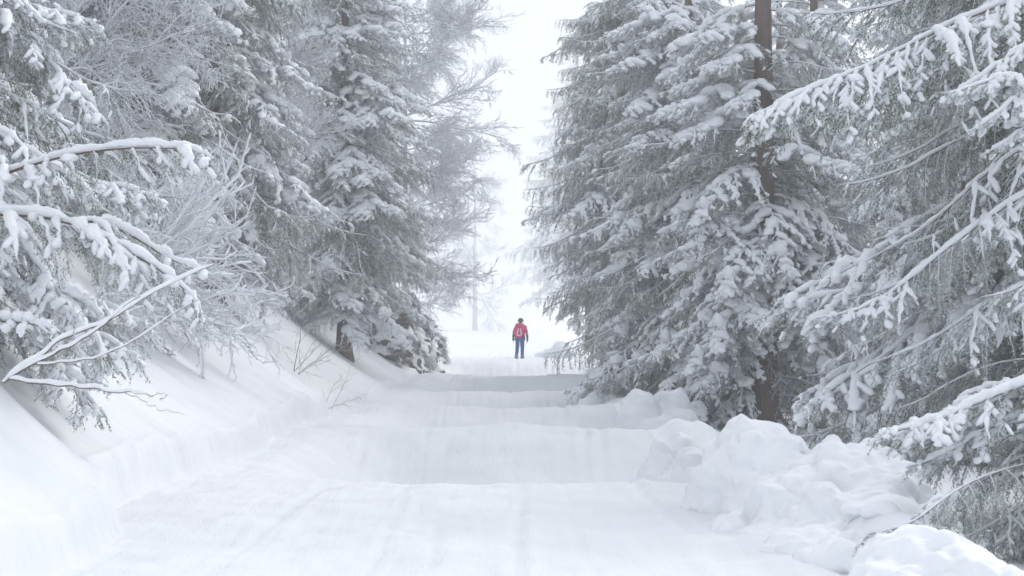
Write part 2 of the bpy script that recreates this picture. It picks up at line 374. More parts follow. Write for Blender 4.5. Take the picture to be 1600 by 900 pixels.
def bough_geometry(seed, L, pitch=(4, -30, -12), hang=0.5, snow=0.6, dens=110, nl=0.030, nw=0.010, side=0.42, axis=None, step=0.085, r0=None, fsize=1.0, pad=1.0, ridge=1.0, twig=0.042):
    """a spruce bough: returns (wood and needles, snow) builders"""
    rng = np.random.default_rng(seed)
    wood = MB(); sn = MB()
    A = bough_axis(rng, L, *pitch) if axis is None else np.asarray(axis, float)
    K = len(A); r0 = r0 or 0.008 + 0.006 * L
    ra = np.linspace(r0, 0.004, K)
    wood.tubes(A, ra, 6, mat=0)
    ts = np.arange(0.10, 0.985, step / L); ts = ts + rng.uniform(-0.4, 0.4, len(ts)) * step / L
    ts = ts[rng.uniform(0, 1, len(ts)) > 0.12]
    C, T = along(A, ts)
    sgn = np.where(np.arange(len(ts)) % 2 == 0, 1.0, -1.0)
    ln = L * (side * (1 - ts) ** 0.75 + 0.05) * np.minimum(1, (ts + 0.06) / 0.2) ** 0.6 * rng.uniform(0.42, 1.2, len(ts))
    ln = np.maximum(ln, 0.10)
    ang = R(66) - R(26) * ts + rng.normal(0, 0.20, len(ts))
    lat = nrm(np.cross(np.tile([0, 0, 1.0], (len(ts), 1)), T))
    D = nrm(T * np.cos(ang)[:, None] + lat * (sgn * np.sin(ang))[:, None] + np.stack([0 * ts, 0 * ts, rng.normal(-0.08, 0.14, len(ts))], 1))
    KS = 6; P = np.zeros((len(ts), KS, 3)); P[:, 0] = C; d = D.copy()
    hg = hang * rng.uniform(0.5, 1.4, len(ts))
    for k in range(1, KS):
        d = nrm(d + np.stack([0 * ts, 0 * ts, -hg * 0.36], 1) + rng.normal(0, 0.05, d.shape))
        P[:, k] = P[:, k - 1] + d * (ln / (KS - 1))[:, None]
    wood.tubes(P, np.linspace(1, 0.35, KS)[None] * (0.003 + 0.006 * np.minimum(ln, 0.8))[:, None], 3, mat=0)
    # little twigs off every side branch
    b_p, b_d, b_l, b_s = [], [], [], []
    snow_side = np.clip(0.45 + 1.5 * fbm(ts * 4 + 3 * sgn, 0 * ts + seed, seed + 5, 2) + (snow - 0.5) * 1.5, 0, 1)
    for i in range(len(ts)):
        n = max(3, int(ln[i] / twig)); u = (np.arange(n) + rng.uniform(0.1, 0.9, n)) / n
        c, t = along(P[i], 0.12 + 0.88 * u)
        sg = np.where(np.arange(n) % 2 == 0, 1.0, -1.0)
        la = nrm(np.cross(np.array([0.0, 0.0, 1.0]) + 0 * t, t + 1e-4))
        dd = nrm(t * 0.75 + la * (sg * rng.uniform(0.45, 0.85, n))[:, None] + np.stack([0 * u, 0 * u, -hang * rng.uniform(0.1, 0.8, n)], 1))
        l = (0.055 + 0.10 * min(1.0, ln[i] / 0.6) * (1 - u) ** 0.6) * rng.uniform(0.7, 1.35, n)
        b_p.append(c); b_d.append(dd); b_l.append(l); b_s.append(np.full(n, snow_side[i]))
    bp = np.concatenate(b_p); bd = np.concatenate(b_d); bl = np.concatenate(b_l); bs = np.concatenate(b_s)
    # needles on twigs and on the outer side branches
    segs_p = [bp]; segs_d = [bd]; segs_l = [bl]
    for k in range(1, KS - 1):
        v = P[:, k + 1] - P[:, k]; segs_p.append(P[:, k]); segs_d.append(nrm(v)); segs_l.append(np.linalg.norm(v, axis=1))
    sp = np.concatenate(segs_p); sd = np.concatenate(segs_d); sL = np.concatenate(segs_l)
    cnt = np.maximum(4, (sL * dens).astype(int)); idx = np.repeat(np.arange(len(sL)), cnt); M = len(idx)
    t = rng.uniform(0, 1.05, M); base = sp[idx] + sd[idx] * (sL[idx] * t)[:, None]
    rad = rng.normal(0, 1, (M, 3)); rad -= sd[idx] * (rad * sd[idx]).sum(1, keepdims=True); rad = nrm(rad)
    nd = nrm(sd[idx] * 0.75 + rad * 0.75); wv = nrm(np.cross(nd, rng.normal(0, 1, (M, 3))))
    le = (nl * rng.uniform(0.7, 1.25, M))[:, None]; wd = (nw * rng.uniform(0.6, 1.3, M))[:, None]
    V = np.stack([base - wv * wd * 0.5, base + wv * wd * 0.5, base + nd * le], 1)
    wood.add(V, f3=np.arange(M * 3).reshape(-1, 3), mat=1)
    fz = np.where(rng.uniform(0, 1, M) < 0.16 * (0.3 + snow))[0]
    Vf = V[fz].copy(); Vf[:, 2] = Vf[:, 0] + (Vf[:, 2] - Vf[:, 0]) * 1.7 + np.array([0, 0, 0.012]); Vf[:, 1] = Vf[:, 0] + (Vf[:, 1] - Vf[:, 0]) * 1.3
    sn.add(Vf, f3=np.arange(len(fz) * 3).reshape(-1, 3), mat=0)
    # snow: fingers over the twigs, ropes over the side branches, a ridge and pads over the axis
    if snow > 0:
        up = np.array([0, 0, 1.0])
        flat = np.clip(1.1 - np.abs(bd[:, 2]) * 1.1, 0.04, 1)
        keep = rng.uniform(0, 1, len(bp)) < bs * flat * 0.72
        q = np.where(keep)[0]
        if len(q):
            rr = (0.016 + 0.020 * snow * rng.uniform(0.3, 1.2, len(q))) * (0.6 + 0.8 * bs[q])
            f = np.array([-0.10, 0.06, 0.45, 0.85, 1.04, 1.08]); rf = np.array([0.15, 0.85, 1.05, 0.95, 0.6, 0.02])
            rr = rr * fsize
            PP = bp[q][:, None] + bd[q][:, None] * (bl[q][:, None] * f[None])[..., None] + (rr[:, None] * 0.55)[..., None] * up
            sn.tubes(PP, rr[:, None] * rf[None] * rng.uniform(0.7, 1.3, (len(q), 6)), 5, flat=0.8, jit=0.18, rng=rng)
        q = np.where(rng.uniform(0, 1, len(ts)) < snow_side * 1.2)[0]
        if len(q):
            KR = 13; uu = np.linspace(0, 1, KR) * (KS - 1); i0 = np.minimum(uu.astype(int), KS - 2); w_ = (uu - i0)[None, :, None]
            PR = P[q][:, i0] * (1 - w_) + P[q][:, i0 + 1] * w_
            tz = np.abs(nrm(np.gradient(PR, axis=1))[..., 2])
            rr = (0.016 + 0.046 * snow * rng.uniform(0.3, 1.2, len(q))) * np.minimum(1, ln[q] / 0.35) * (0.5 + snow_side[q])
            rf = np.interp(np.linspace(0, 1, KR), [0, 0.1, 0.5, 0.85, 1], [0.4, 0.8, 1.1, 0.9, 0.05])
            rad_ = rr[:, None] * rf[None] * np.clip(1.02 - tz ** 1.6 * 1.12, 0.0, 1) * rng.uniform(0.5, 1.35, (len(q), KR))
            PR = PR + (rad_ * 0.6)[..., None] * up + rng.normal(0, 0.006, PR.shape)
            sn.tubes(PR, rad_, 6, flat=0.78, jit=0.15, rng=rng)
        n = 48; u = np.linspace(0.02, 0.995, n); c, tg = along(A, u)
        rr = (0.007 + 0.028 * snow * (0.15 + 0.85 * np.clip(fbm(u * 11, 0 * u, seed + 9, 3) * 1.9 + 0.5, 0, 1))) * np.minimum(1, (1 - u) * 8 + 0.1)
        rr = rr * ridge + (0.008 if ridge > 1 else 0) * np.minimum(1, (1 - u) * 8); sn.tubes(c + rr[:, None] * up * 0.7 + np.array([0, 0, r0 * 0.4]), rr * rng.uniform(0.8, 1.2, n), 7, flat=0.8, jit=0.2, rng=rng)
        # pads of settled snow bridging the twigs
        npad = int(L * 18 * snow ** 1.5)
        for k in range(npad):
            i = rng.integers(0, len(ts)); w = rng.uniform(0.15, 0.85)
            if rng.uniform() > snow_side[i]: continue
            c, tg = along(P[i], np.array([w])); c = c[0]; tg = tg[0]
            if abs(tg[2]) > 0.72: continue
            tg = nrm(tg * np.array([1, 1, 0.6]) + rng.normal(0, 0.25, 3) * np.array([1, 1, 0.3]))
            a = pad * rng.uniform(0.05, 0.11) * min(1, ln[i] / 0.4) * (0.5 + snow); 
            pp = np.stack([c + tg * a * x for x in (-1.25, -0.95, -0.4, 0.3, 0.9, 1.25)]) + up * a * 0.22
            sn.tubes(pp, a * np.array([0.08, 0.65, 1.0, 0.95, 0.6, 0.06]) * rng.uniform(0.75, 1.2, 6), 8, flat=0.5, jit=0.28, rng=rng)
    return wood, sn

def merged_bough(name, **kw):
    w, s = bough_geometry(**kw)
    if s.n:
        off = w.n
        w.v += s.v; w.f3 += [(f + off, 2) for f, m in s.f3]; w.f4 += [(f + off, 2) for f, m in s.f4]; w.n += s.n
    return w.build(name, [M_TWIG, M_NEEDLE, M_SNOW])

BOUGHS = []     # (length, kind, mesh)
_seed = 100
for L, pit, hang, snow, kind in [
        (3.2, (6, -34, -14), 0.55, 0.85, 'loaded'), (2.9, (0, -44, -26), 0.60, 1.05, 'loaded'), (2.3, (5, -36, -18), 0.50, 1.0, 'loaded'),
        (1.5, (8, -30, -16), 0.45, 0.95, 'loaded'), (1.3, (0, -50, -40), 0.55, 0.95, 'loaded'),
        (3.3, (10, -16, 4), 1.25, 0.18, 'light'), (2.8, (4, -24, -4), 0.95, 0.30, 'light'), (2.2, (6, -26, -6), 1.0, 0.24, 'light'),
        (1.5, (10, -18, 4), 0.8, 0.26, 'light'), (2.5, (0, -38, -16), 1.1, 0.14, 'light')]:
    _seed += 1
    BOUGHS.append((L, kind, merged_bough('spruce_bough', seed=_seed, L=L, pitch=pit, hang=hang, snow=snow, pad=1.12)))
NEAR = []
for L, pit, hang, snow, kind in [
        (2.6, (4, -30, -14), 0.6, 0.85, 'loaded'), (2.2, (0, -42, -30), 0.65, 0.95, 'loaded'), (1.5, (4, -34, -20), 0.5, 0.9, 'loaded'),
        (2.8, (8, -22, -4), 1.0, 0.28, 'light'), (2.2, (4, -30, -12), 0.85, 0.40, 'light')]:
    _seed += 1
    NEAR.append((L, kind, merged_bough('spruce_bough', seed=_seed, L=L, pitch=pit, hang=hang, snow=snow, dens=190, nl=0.024, nw=0.0065, fsize=0.8, step=0.062, pad=0.62)))

def twig_limb(seed, L, levels=3, spread=38, up=0.25, r0=0.03, n0=16, wander=0.16, tipr=0.005, snow=0.0, ratio=0.5, mats=None):
    """a leafless limb with its twigs, rimed; optional snow lying along it"""
    rng = np.random.default_rng(seed); w = MB(); s = MB()
    def path(p, d, l, K, wd, upk):
        pts = [p]; d = d.copy()
        for k in range(K - 1):
            d = nrm(d + rng.normal(0, wd, 3) + np.array([0, 0, upk / K])); pts.append(pts[-1] + d * l / (K - 1))
        return np.array(pts)
    cur = [(path(np.zeros(3), np.array([0.94, 0, 0.34]), L, 12, wander * 0.6, up), r0, L)]
    for lev in range(levels + 1):
        K = (12, 9, 6, 4, 4)[lev]; sides = (7, 5, 4, 3, 3)[lev]
        PP = np.array([c[0] for c in cur])
        RR = np.array([np.linspace(c[1], max(tipr, c[1] * 0.3), K) for c in cur])
        w.tubes(PP, RR, sides)
        if snow > 0 and lev <= 2:
            q = [k for k in range(len(cur)) if rng.uniform() < 0.95 - 0.2 * lev]
            if q:
                sr_ = RR[q] * (0.8 + 0.5 * snow) + 0.006 * snow
                s.tubes(PP[q] + np.array([0, 0, 1.0]) * (RR[q] * 0.6 + sr_ * 0.45)[..., None], sr_ * rng.uniform(0.75, 1.25, sr_.shape), 6, flat=0.85)
        if lev == levels: break
        K2 = (12, 9, 6, 4, 4)[lev + 1]; nxt = []
        for P, r, l in cur:
            n = max(2, int(n0 * (0.62 ** lev) * min(1.6, l / (L * ratio ** lev))))
            for u in np.linspace(0.16, 0.98, n) + rng.uniform(-0.03, 0.03, n):
                c, t = along(P, np.array([u])); c = c[0]; t = t[0]
                a = R(spread + rng.uniform(-14, 14)); az = rng.uniform(0, 2 * np.pi)
                side_ = nrm(np.cross(t, rng.normal(0, 1, 3))); d = nrm(t * math.cos(a) + side_ * math.sin(a) + np.array([0, 0, 0.12]))
                ll = l * ratio * (1.1 - 0.65 * u) * rng.uniform(0.7, 1.25)
                nxt.append((path(c, d, ll, K2, wander, up * 0.6), max(tipr, r * (0.55 - 0.25 * u)), ll))
        cur = nxt
    return w, s

def limb_mesh(name, mat=None, **kw):
    w, s = twig_limb(**kw)
    if s.n:
        off = w.n; w.v += s.v; w.f4 += [(f + off, 1) for f, m in s.f4]; w.n += s.n
    return w.build(name, [mat or M_TWIG, M_SNOW])
DEAD = [limb_mesh('dead_branch', seed=300 + k, L=2.0, levels=2, spread=50, up=-0.35, r0=0.016, n0=12, tipr=0.005, ratio=0.42) for k in range(3)]

# ------------------------------------------------------------------ trunks and spruces
def trunk_mesh(seed, sides=18, rings=34):
    rng = np.random.default_rng(seed); mb = MB()
    z = np.concatenate([[-0.03, 0, 0.01, 0.025, 0.05], np.linspace(0.08, 1, rings - 5)])
    a = np.arange(sides) / sides * 2 * np.pi
    r = (1 - z * 0.94)[:, None] * (1 + 0.55 * np.exp(-np.clip(z, 0, 1) * 45))[:, None] * (1 + 0.05 * vnoise(a[None] * 2.2, z[:, None] * 40, seed) + 0.04 * np.sin(3 * a + seed)[None] * np.exp(-z * 20)[:, None])
    cx = 0.10 * np.cumsum(rng.normal(0, 0.12, len(z))); cyy = 0.10 * np.cumsum(rng.normal(0, 0.12, len(z)))
    V = np.stack([r * np.cos(a)[None] + cx[:, None], r * np.sin(a)[None] + cyy[:, None], z[:, None] + 0 * r], -1)
    i = np.arange(len(z) - 1)[:, None] * sides + np.arange(sides)[None]; i2 = np.arange(len(z) - 1)[:, None] * sides + (np.arange(sides) + 1)[None] % sides
    mb.add(V, f4=np.stack([i, i2, i2 + sides, i + sides], -1).reshape(-1, 4))
    return mb.build('spruce_trunk', [M_BARK])
TRUNKS = [trunk_mesh(k) for k in range(3)]

def spruce(x, y, H, label, seed, maxL=3.0, rad=0.2, z0=0.8, load=0.5, lib=None, group='spruces along the road', whorl=0.42, per=6, skip=None,
           dead=0, low=None, zdense=None, toward=None, boost=1.0, base=None, droop=0.0, name='spruce_tree', cat='spruce'):
    """skip: list of (azimuth, half width, zmin, zmax) sectors left without boughs"""
    rng = np.random.default_rng(seed); lib = lib or BOUGHS
    gz = ground_z(x, y) - 0.08 if base is None else base
    t = empty(name, (x, y, gz)); tag(t, label, cat, group)
    link('trunk', TRUNKS[seed % 3], t, rot=(0, 0, rng.uniform(0, 6)), scale=(rad, rad, H))
    zd = zdense or H * 0.6; z = z0; n = 0
    while z < H - 0.25:
        f = z / H
        Lz = maxL * min(1.0, (1 - f) ** 0.72 * 1.08) * (0.8 if z < z0 + 0.6 else 1)
        k = per if z < zd else max(3, per - 2)
        a0 = rng.uniform(0, 2 * np.pi)
        for j in range(k):
            az = a0 + 2 * np.pi * (j + rng.uniform(-0.3, 0.3)) / k
            zz = z + rng.uniform(-0.5, 0.5) * whorl
            if skip and any(abs((az - R(c) + np.pi) % (2 * np.pi) - np.pi) < R(hw) and lo < zz < hi for c, hw, lo, hi in skip): continue
            L = Lz * rng.uniform(0.75, 1.12)
            if toward is not None: L *= 1 + (boost - 1) * max(0, math.cos(az - R(toward)))
            if low and zz < low[0]: L *= low[1] + (1 - low[1]) * max(0, (zz - z0) / (low[0] - z0))
            kind = 'loaded' if rng.uniform() < load else 'light'
            c = sorted([b for b in lib if b[1] == kind], key=lambda b: abs(math.log(b[0] / max(L, 0.5))) + rng.uniform(0, 0.35))[0]
            s = L / c[0]; pit = R(10 + droop - 26 * f + rng.uniform(-9, 9))
            link('bough', c[2], t, loc=(0.5 * rad * math.cos(az) * (1 - f), 0.5 * rad * math.sin(az) * (1 - f), zz),
                 rot=Euler((rng.uniform(-0.12, 0.12), pit, az)), scale=(s, s * (1 if rng.uniform() < 0.5 else -1), s))
            n += 1
        z += whorl if z < zd else whorl * 2.8
    for k in range(dead):
        az = rng.uniform(0, 2 * np.pi); zz = rng.uniform(0.5, 0.5 * H if dead > 14 else 0.3 * H)
        s = rng.uniform(0.6, 1.2)
        link('dead_branch', DEAD[k % 3], t, loc=(0.6 * rad * math.cos(az), 0.6 * rad * math.sin(az), zz), rot=Euler((rng.uniform(-1, 1), R(rng.uniform(-5, 25)), az)), scale=(s, s, s))
    return t

# nearest trees --------------------------------------------------------
def add_bough(t, u, v, d, az, L, kind, pitch=0, lib=NEAR, roll=0.0, pick=0, snow=True):
    """a single bough of tree t whose butt stands at pixel u, v at distance d"""
    c = [b for b in lib if b[1] == kind][pick]
    s = L / c[0]
    p = Vector(px(u, v, d)) - t.location
    return link('bough', c[2], t, loc=p, rot=Euler((roll, R(pitch), R(az))), scale=(s, s, s))

T = {}
# left side
T['L1'] = spruce(-6.1, 18.4, 13, 'snow-laden spruce at the left edge, its boughs drooping over the near bank', 11, maxL=2.5, rad=0.16, z0=0.3, load=0.6, lib=NEAR, whorl=0.34, per=6, zdense=5.2)
T['L2'] = spruce(-8.0, 25.0, 15, 'tall spruce rising out of frame in the upper left corner', 12, maxL=3.1, rad=0.18, z0=0.5, load=0.5, whorl=0.36, per=7, zdense=9)
T['L3'] = spruce(-6.5, 34.5, 17, 'spruce with a thin brown trunk right of the upper left corner', 13, maxL=2.7, rad=0.15, z0=1.0, load=0.6, whorl=0.45, per=5, zdense=9, dead=12)
T['L4'] = spruce(-6.6, 44.0, 19, 'spruce behind the rimed bare tree on the left bank', 14, maxL=3.1, rad=0.18, z0=0.8, load=0.6, dead=10, zdense=10, toward=-30, boost=1.2)
T['L5'] = spruce(-4.9, 58.0, 20, 'dense spruce overhanging the earth bank left of the road', 15, maxL=2.9, rad=0.20, z0=1.7, load=0.5, dead=16, zdense=11, whorl=0.38, per=7)
T['L6'] = spruce(-4.7, 67.0, 21, 'dark spruce beside the rimed bare tree, left of the sky gap', 16, maxL=3.0, rad=0.20, z0=3.0, load=0.45, zdense=12, whorl=0.36, per=7)
# right side
T['R1'] = spruce(7.0, 23.5, 15, 'large spruce on the far right edge with hanging curtains of twigs', 21, maxL=3.6, rad=0.20, z0=1.7, load=0.32, lib=NEAR, whorl=0.36, per=7, zdense=8, toward=180, boost=1.25)
T['R2'] = spruce(5.25, 41.5, 20, 'tall spruce with a bare brown trunk showing through its boughs, right of the road', 22, maxL=3.3, rad=0.30, z0=0.6, load=0.75, whorl=0.42, per=6, zdense=9,
                 skip=[(-90, 26, 5.2, 9.5), (-90, 42, 0.0, 2.7)], dead=14)
T['R3'] = spruce(4.9, 55.0, 20, 'spruce with drooping green boughs reaching over the right road edge', 23, maxL=3.7, rad=0.23, z0=1.3, load=0.55, whorl=0.40, per=7, zdense=11, toward=180, boost=1.1, dead=6)
T['R4'] = spruce(4.7, 70.0, 36, 'dense dark spruce bordering the sky gap, right of the hiker', 24, maxL=4.7, rad=0.24, z0=0.8, load=0.45, whorl=0.36, per=8, zdense=14, low=(6.0, 0.40))
T['R5'] = spruce(3.6, 93.0, 16, 'slim grey trunked spruce just right of the hiker', 25, maxL=2.0, rad=0.22, z0=2.4, load=0.4, whorl=0.40, per=7, zdense=12, low=(5, 0.5))
# second row
B_L = [(-9.5, 33, 17), (-10.2, 42, 18), (-9.0, 52, 18), (-8.2, 62, 17), (-7.4, 74, 17), (-12.5, 37, 18), (-13, 50, 19), (-11.5, 60, 18)]
for k, (x, y, H) in enumerate(B_L):
    spruce(x, y, H + 2, 'frosted spruce deep in the wood behind the roadside spruces on the left bank', 40 + k, maxL=3.2, rad=0.2, z0=0.8, load=0.45, group='spruces deep in the left wood', whorl=0.6, per=6, zdense=11, dead=5)
B_R = [(8.3, 36, 18), (9.6, 46, 19), (7.6, 50, 18), (8.2, 61, 19), (7.0, 80, 17), (11.8, 41, 18), (12.5, 31, 17), (12.6, 53, 19), (10.8, 26.5, 16), (15.5, 45, 18)]
for k, (x, y, H) in enumerate(B_R):
    spruce(x, y, H + 2, 'frosted spruce deep in the shaded wood behind the roadside spruces on the right', 60 + k, maxL=3.1, rad=0.2, z0=1.2, load=0.5, group='spruces deep in the right wood', whorl=0.6, per=6, zdense=11, dead=12)
# far pale trees in the haze
spruce(9.8, 300.0, 46, 'pale spruce fading into the haze behind the dark spruce at the sky gap', 81, maxL=12.5, rad=0.5, z0=9.0, load=0.4, whorl=1.5, per=8, zdense=40)

# hero boughs ----------------------------------------------------------
t = T['L1']
for a in [(-150, 240, 18.0, 2, 2.5, 'loaded', -6, 0), (-140, 330, 17.6, -6, 2.5, 'loaded', 2, 1), (-160, 395, 17.2, 8, 2.4, 'loaded', 8, 0), (-130, 440, 17.8, 20, 2.2, 'loaded', 10, 1),
          (-120, 470, 18.2, -18, 2.0, 'loaded', 0, 2), (-170, 350, 18.6, 24, 2.7, 'loaded', 6, 0), (-150, 120, 18.2, 5, 2.2, 'light', 0, 1), (-140, 180, 17.6, -20, 1.9, 'loaded', 4, 2),
          (-90, 500, 18.4, 4, 1.7, 'loaded', 4, 2), (-110, 300, 19.0, 10, 2.3, 'light', 4, 0), (-100, 380, 19.2, -6, 2.2, 'light', 6, 1), (-120, 60, 19.0, -4, 2.3, 'light', 6, 0), (-110, 10, 18.5, 12, 2.2, 'loaded', 8, 1), (-80, 200, 19.4, 18, 2.4, 'light', 8, 0), (-60, 460, 19.0, -10, 1.8, 'light', 0, 0), (-60, 430, 18.8, 15, 1.9, 'light', 5, 1)]:
    u, v, d, az, L, kind, pit, pk = a
    add_bough(t, u, v, d, az, L, kind, pit, pick=pk)
t = T['R1']
for a in [(1760, -20, 23.0, 190, 3.9, 'light', -4, 0), (1740, 180, 22.0, 178, 3.2, 'light', 14, 1), (1700, 330, 21.5, 186, 2.8, 'light', 12, 0), (1680, 250, 22.5, 170, 2.6, 'loaded', 10, 1),
          (1720, 420, 20.5, 182, 2.6, 'light', 6, 1), (1700, 60, 19.5, 176, 1.7, 'loaded', 4, 2), (1700, 115, 19.0, 184, 1.5, 'loaded', 6, 2), (1690, 180, 19.0, 182, 1.2, 'loaded', 2, 2),
          (1650, 450, 21.5, 195, 2.2, 'light', 10, 1), (1640, 560, 22.0, 170, 2.0, 'light', 10, 0)]:
    u, v, d, az, L, kind, pit, pk = a
    add_bough(t, u, v, d, az, L, kind, pit, pick=pk)
T['R0'] = spruce(4.75, 15.2, 6.5, 'young spruce low at the right edge with flat snow-covered boughs', 26, maxL=1.7, rad=0.07, z0=0.15, load=0.65, lib=NEAR, whorl=0.27, per=6, zdense=2.0)
t = T['R0']
for a in [(1700, 600, 15.2, 186, 1.75, 'loaded', -2, 0), (1690, 650, 15.0, 176, 1.5, 'loaded', -4, 2), (1720, 545, 15.4, 180, 1.3, 'loaded', 6, 2), (1660, 700, 15.3, 196, 1.2, 'light', 4, 1), (1700, 760, 15.2, 190, 1.3, 'light', 4, 1)]:
    u, v, d, az, L, kind, pit, pk = a
    add_bough(t, u, v, d, az, L, kind, pit, pick=pk)

# ------------------------------------------------------------------ leafless trees and shrubs
LIMBS = [limb_mesh('rimed_limb', mat=M_RIME, seed=400 + k, L=3.4, levels=3, spread=36, up=0.5, r0=0.036, n0=18, tipr=0.0075, ratio=0.48) for k in range(4)]
SNOWLIMBS = [limb_mesh('snowy_limb', mat=M_RIME, seed=420 + k, L=2.2, levels=3, spread=38, up=0.3, r0=0.022, n0=13, tipr=0.0055, snow=0.9, ratio=0.46) for k in range(3)]
RIMETRUNK = TRUNKS[1].copy(); RIMETRUNK.name = 'rimed_trunk'; RIMETRUNK.materials.clear(); RIMETRUNK.materials.append(M_TWIG)
def bare_tree(x, y, H, rad, label, seed, limbs, zr, Lr, az_c, az_w, pitch, n, group='leafless rimed trees', name='bare_tree', cat='tree', lib=None):
    rng = np.random.default_rng(seed); gz = ground_z(x, y) - 0.1
    t = empty(name, (x, y, gz)); tag(t, label, cat, group)
    link('trunk', RIMETRUNK, t, scale=(rad, rad, H))
    for k in range(n):
        f = (k + rng.uniform(0, 1)) / n; zz = zr[0] + (zr[1] - zr[0]) * f
        az = R(az_c + rng.uniform(-1, 1) * az_w); L = (Lr[0] + (Lr[1] - Lr[0]) * f) * rng.uniform(0.8, 1.15)
        s = L / 3.4 if lib is not SNOWLIMBS else L / 2.2
        m = (lib or LIMBS)[rng.integers(0, len(lib or LIMBS))]
        link('limb', m, t, loc=(0, 0, zz), rot=Euler((rng.uniform(-3, 3), R(pitch + rng.uniform(-14, 14)), az)), scale=(s, s, s))
    return t
bare_tree(-4.2, 78.0, 18, 0.15, 'leafless tree white with rime reaching into the sky gap left of the hiker', 91, LIMBS, (1.4, 14.5), (3.9, 3.7), 0, 110, -12, 46)
bare_tree(-7.0, 31.0, 11, 0.07, 'slender leafless tree with rimed branches sweeping up before the left spruces', 92, LIMBS, (2.0, 9.0), (3.2, 2.6), -5, 60, -22, 24)
bare_tree(-5.9, 47.0, 12, 0.06, 'thin leafless tree white with rime between the left spruces', 94, LIMBS, (1.5, 10.5), (2.6, 2.0), -10, 80, -20, 22)
bare_tree(-6.15, 330.0, 30, 0.42, 'pale bare trunk in the haze left of the hiker', 93, LIMBS, (5, 27), (9, 6), 0, 180, 16, 18)
def shrub(u, v, d, label, seed, n, L, az_c, az_w, pitch, lib, group='snowy shrubs on the left bank'):
    rng = np.random.default_rng(seed); p = px(u, v, d); z = ground_z(p[0], p[1]) - 0.05
    t = empty('shrub', (p[0], p[1], z)); tag(t, label, 'shrub', group)
    for k in range(n):
        s = L * rng.uniform(0.7, 1.15) / (2.2 if lib is SNOWLIMBS else 3.4)
        link('stem', lib[k % len(lib)], t, loc=(rng.uniform(-0.2, 0.2), rng.uniform(-0.2, 0.2), 0), rot=Euler((rng.uniform(-3, 3), R(pitch + rng.uniform(-20, 14)), R(az_c + rng.uniform(-1, 1) * az_w))), scale=(s, s, s))
    return t
shrub(140, 470, 27.0, 'bushy shrub with thick white twigs beside the drooping spruce on the left bank', 95, 9, 2.7, 5, 40, -22, SNOWLIMBS)
shrub(200, 480, 31.0, 'white twiggy shrub leaning over the crest of the second snow bank', 96, 9, 2.8, 0, 45, -26, SNOWLIMBS)
SAP = [limb_mesh('sapling_stem', mat=M_LIMB, seed=440 + k, L=1.6, levels=2, spread=34, up=0.2, r0=0.010, n0=7, tipr=0.0035, ratio=0.34) for k in range(3)]
def sapling(u, d, label, seed, n, L, lean=-62, az=20):
    rng = np.random.default_rng(seed); x = (u - 800) / 3111 * d; z = ground_z(x, d) - 0.05
    t = empty('sapling', (x, d, z)); tag(t, label, 'sapling', 'dark saplings on the left bank')
    for k in range(n):
        s = L / 1.6 * rng.uniform(0.75, 1.1)
        link('stem', SAP[k % 3], t, loc=(rng.uniform(-0.1, 0.1), rng.uniform(-0.1, 0.1), 0), rot=Euler((rng.uniform(-3, 3), R(lean + 20 + rng.uniform(-14, 14)), R(az + rng.uniform(-40, 40)))), scale=(s, s, s))
    return t
sapling(462, 41.0, 'thin dark saplings growing from the crest of the second snow bank', 97, 5, 1.5)
sapling(513, 39.0, 'small twiggy sapling at the foot of the bank by the road', 98, 3, 1.0, az=10)

# snow-covered fallen limb sticking out of the near bank
def limb_paths(name, label, cat, paths, group=None):
    base = Vector(px(*paths[0][0][0])); t = empty(name, base); tag(t, label, cat, group)
    for pts, r0, r1, sn_ in paths:
        P = np.array([px(*q) for q in pts]) - np.array(base)
        u = np.linspace(0, 1, 40); K = len(P)
        # smooth resample
        Q = np.stack([np.interp(u * (K - 1), np.arange(K), P[:, k]) for k in range(3)], 1)
        for _ in range(6): Q[1:-1] = 0.25 * Q[:-2] + 0.5 * Q[1:-1] + 0.25 * Q[2:]
        Q += 0.02 * np.stack([vnoise(u * 14, 0 * u, 3), vnoise(u * 14, 0 * u, 4), vnoise(u * 14, 0 * u, 5)], 1)
        rr = np.linspace(r0, r1, 40)
        w = MB(); w.tubes(Q, rr, 7); b = link('branch', w.build('limb_wood', [M_LIMB]), t)
        if sn_:
            s = MB(); sr_ = (rr * 0.9 + sn_ * (0.75 + 0.5 * vnoise(u * 9, 0 * u + r0 * 999, 8))) * np.minimum(1, np.minimum(u, 1 - u) * 14 + 0.15)
            s.tubes(Q + (rr * 0.55 + sr_ * 0.55)[:, None] * np.array([0, 0, 1.0]), sr_, 9, flat=0.85)
            link('snow_load', s.build('limb_snow', [M_SNOW]), b)
    return t
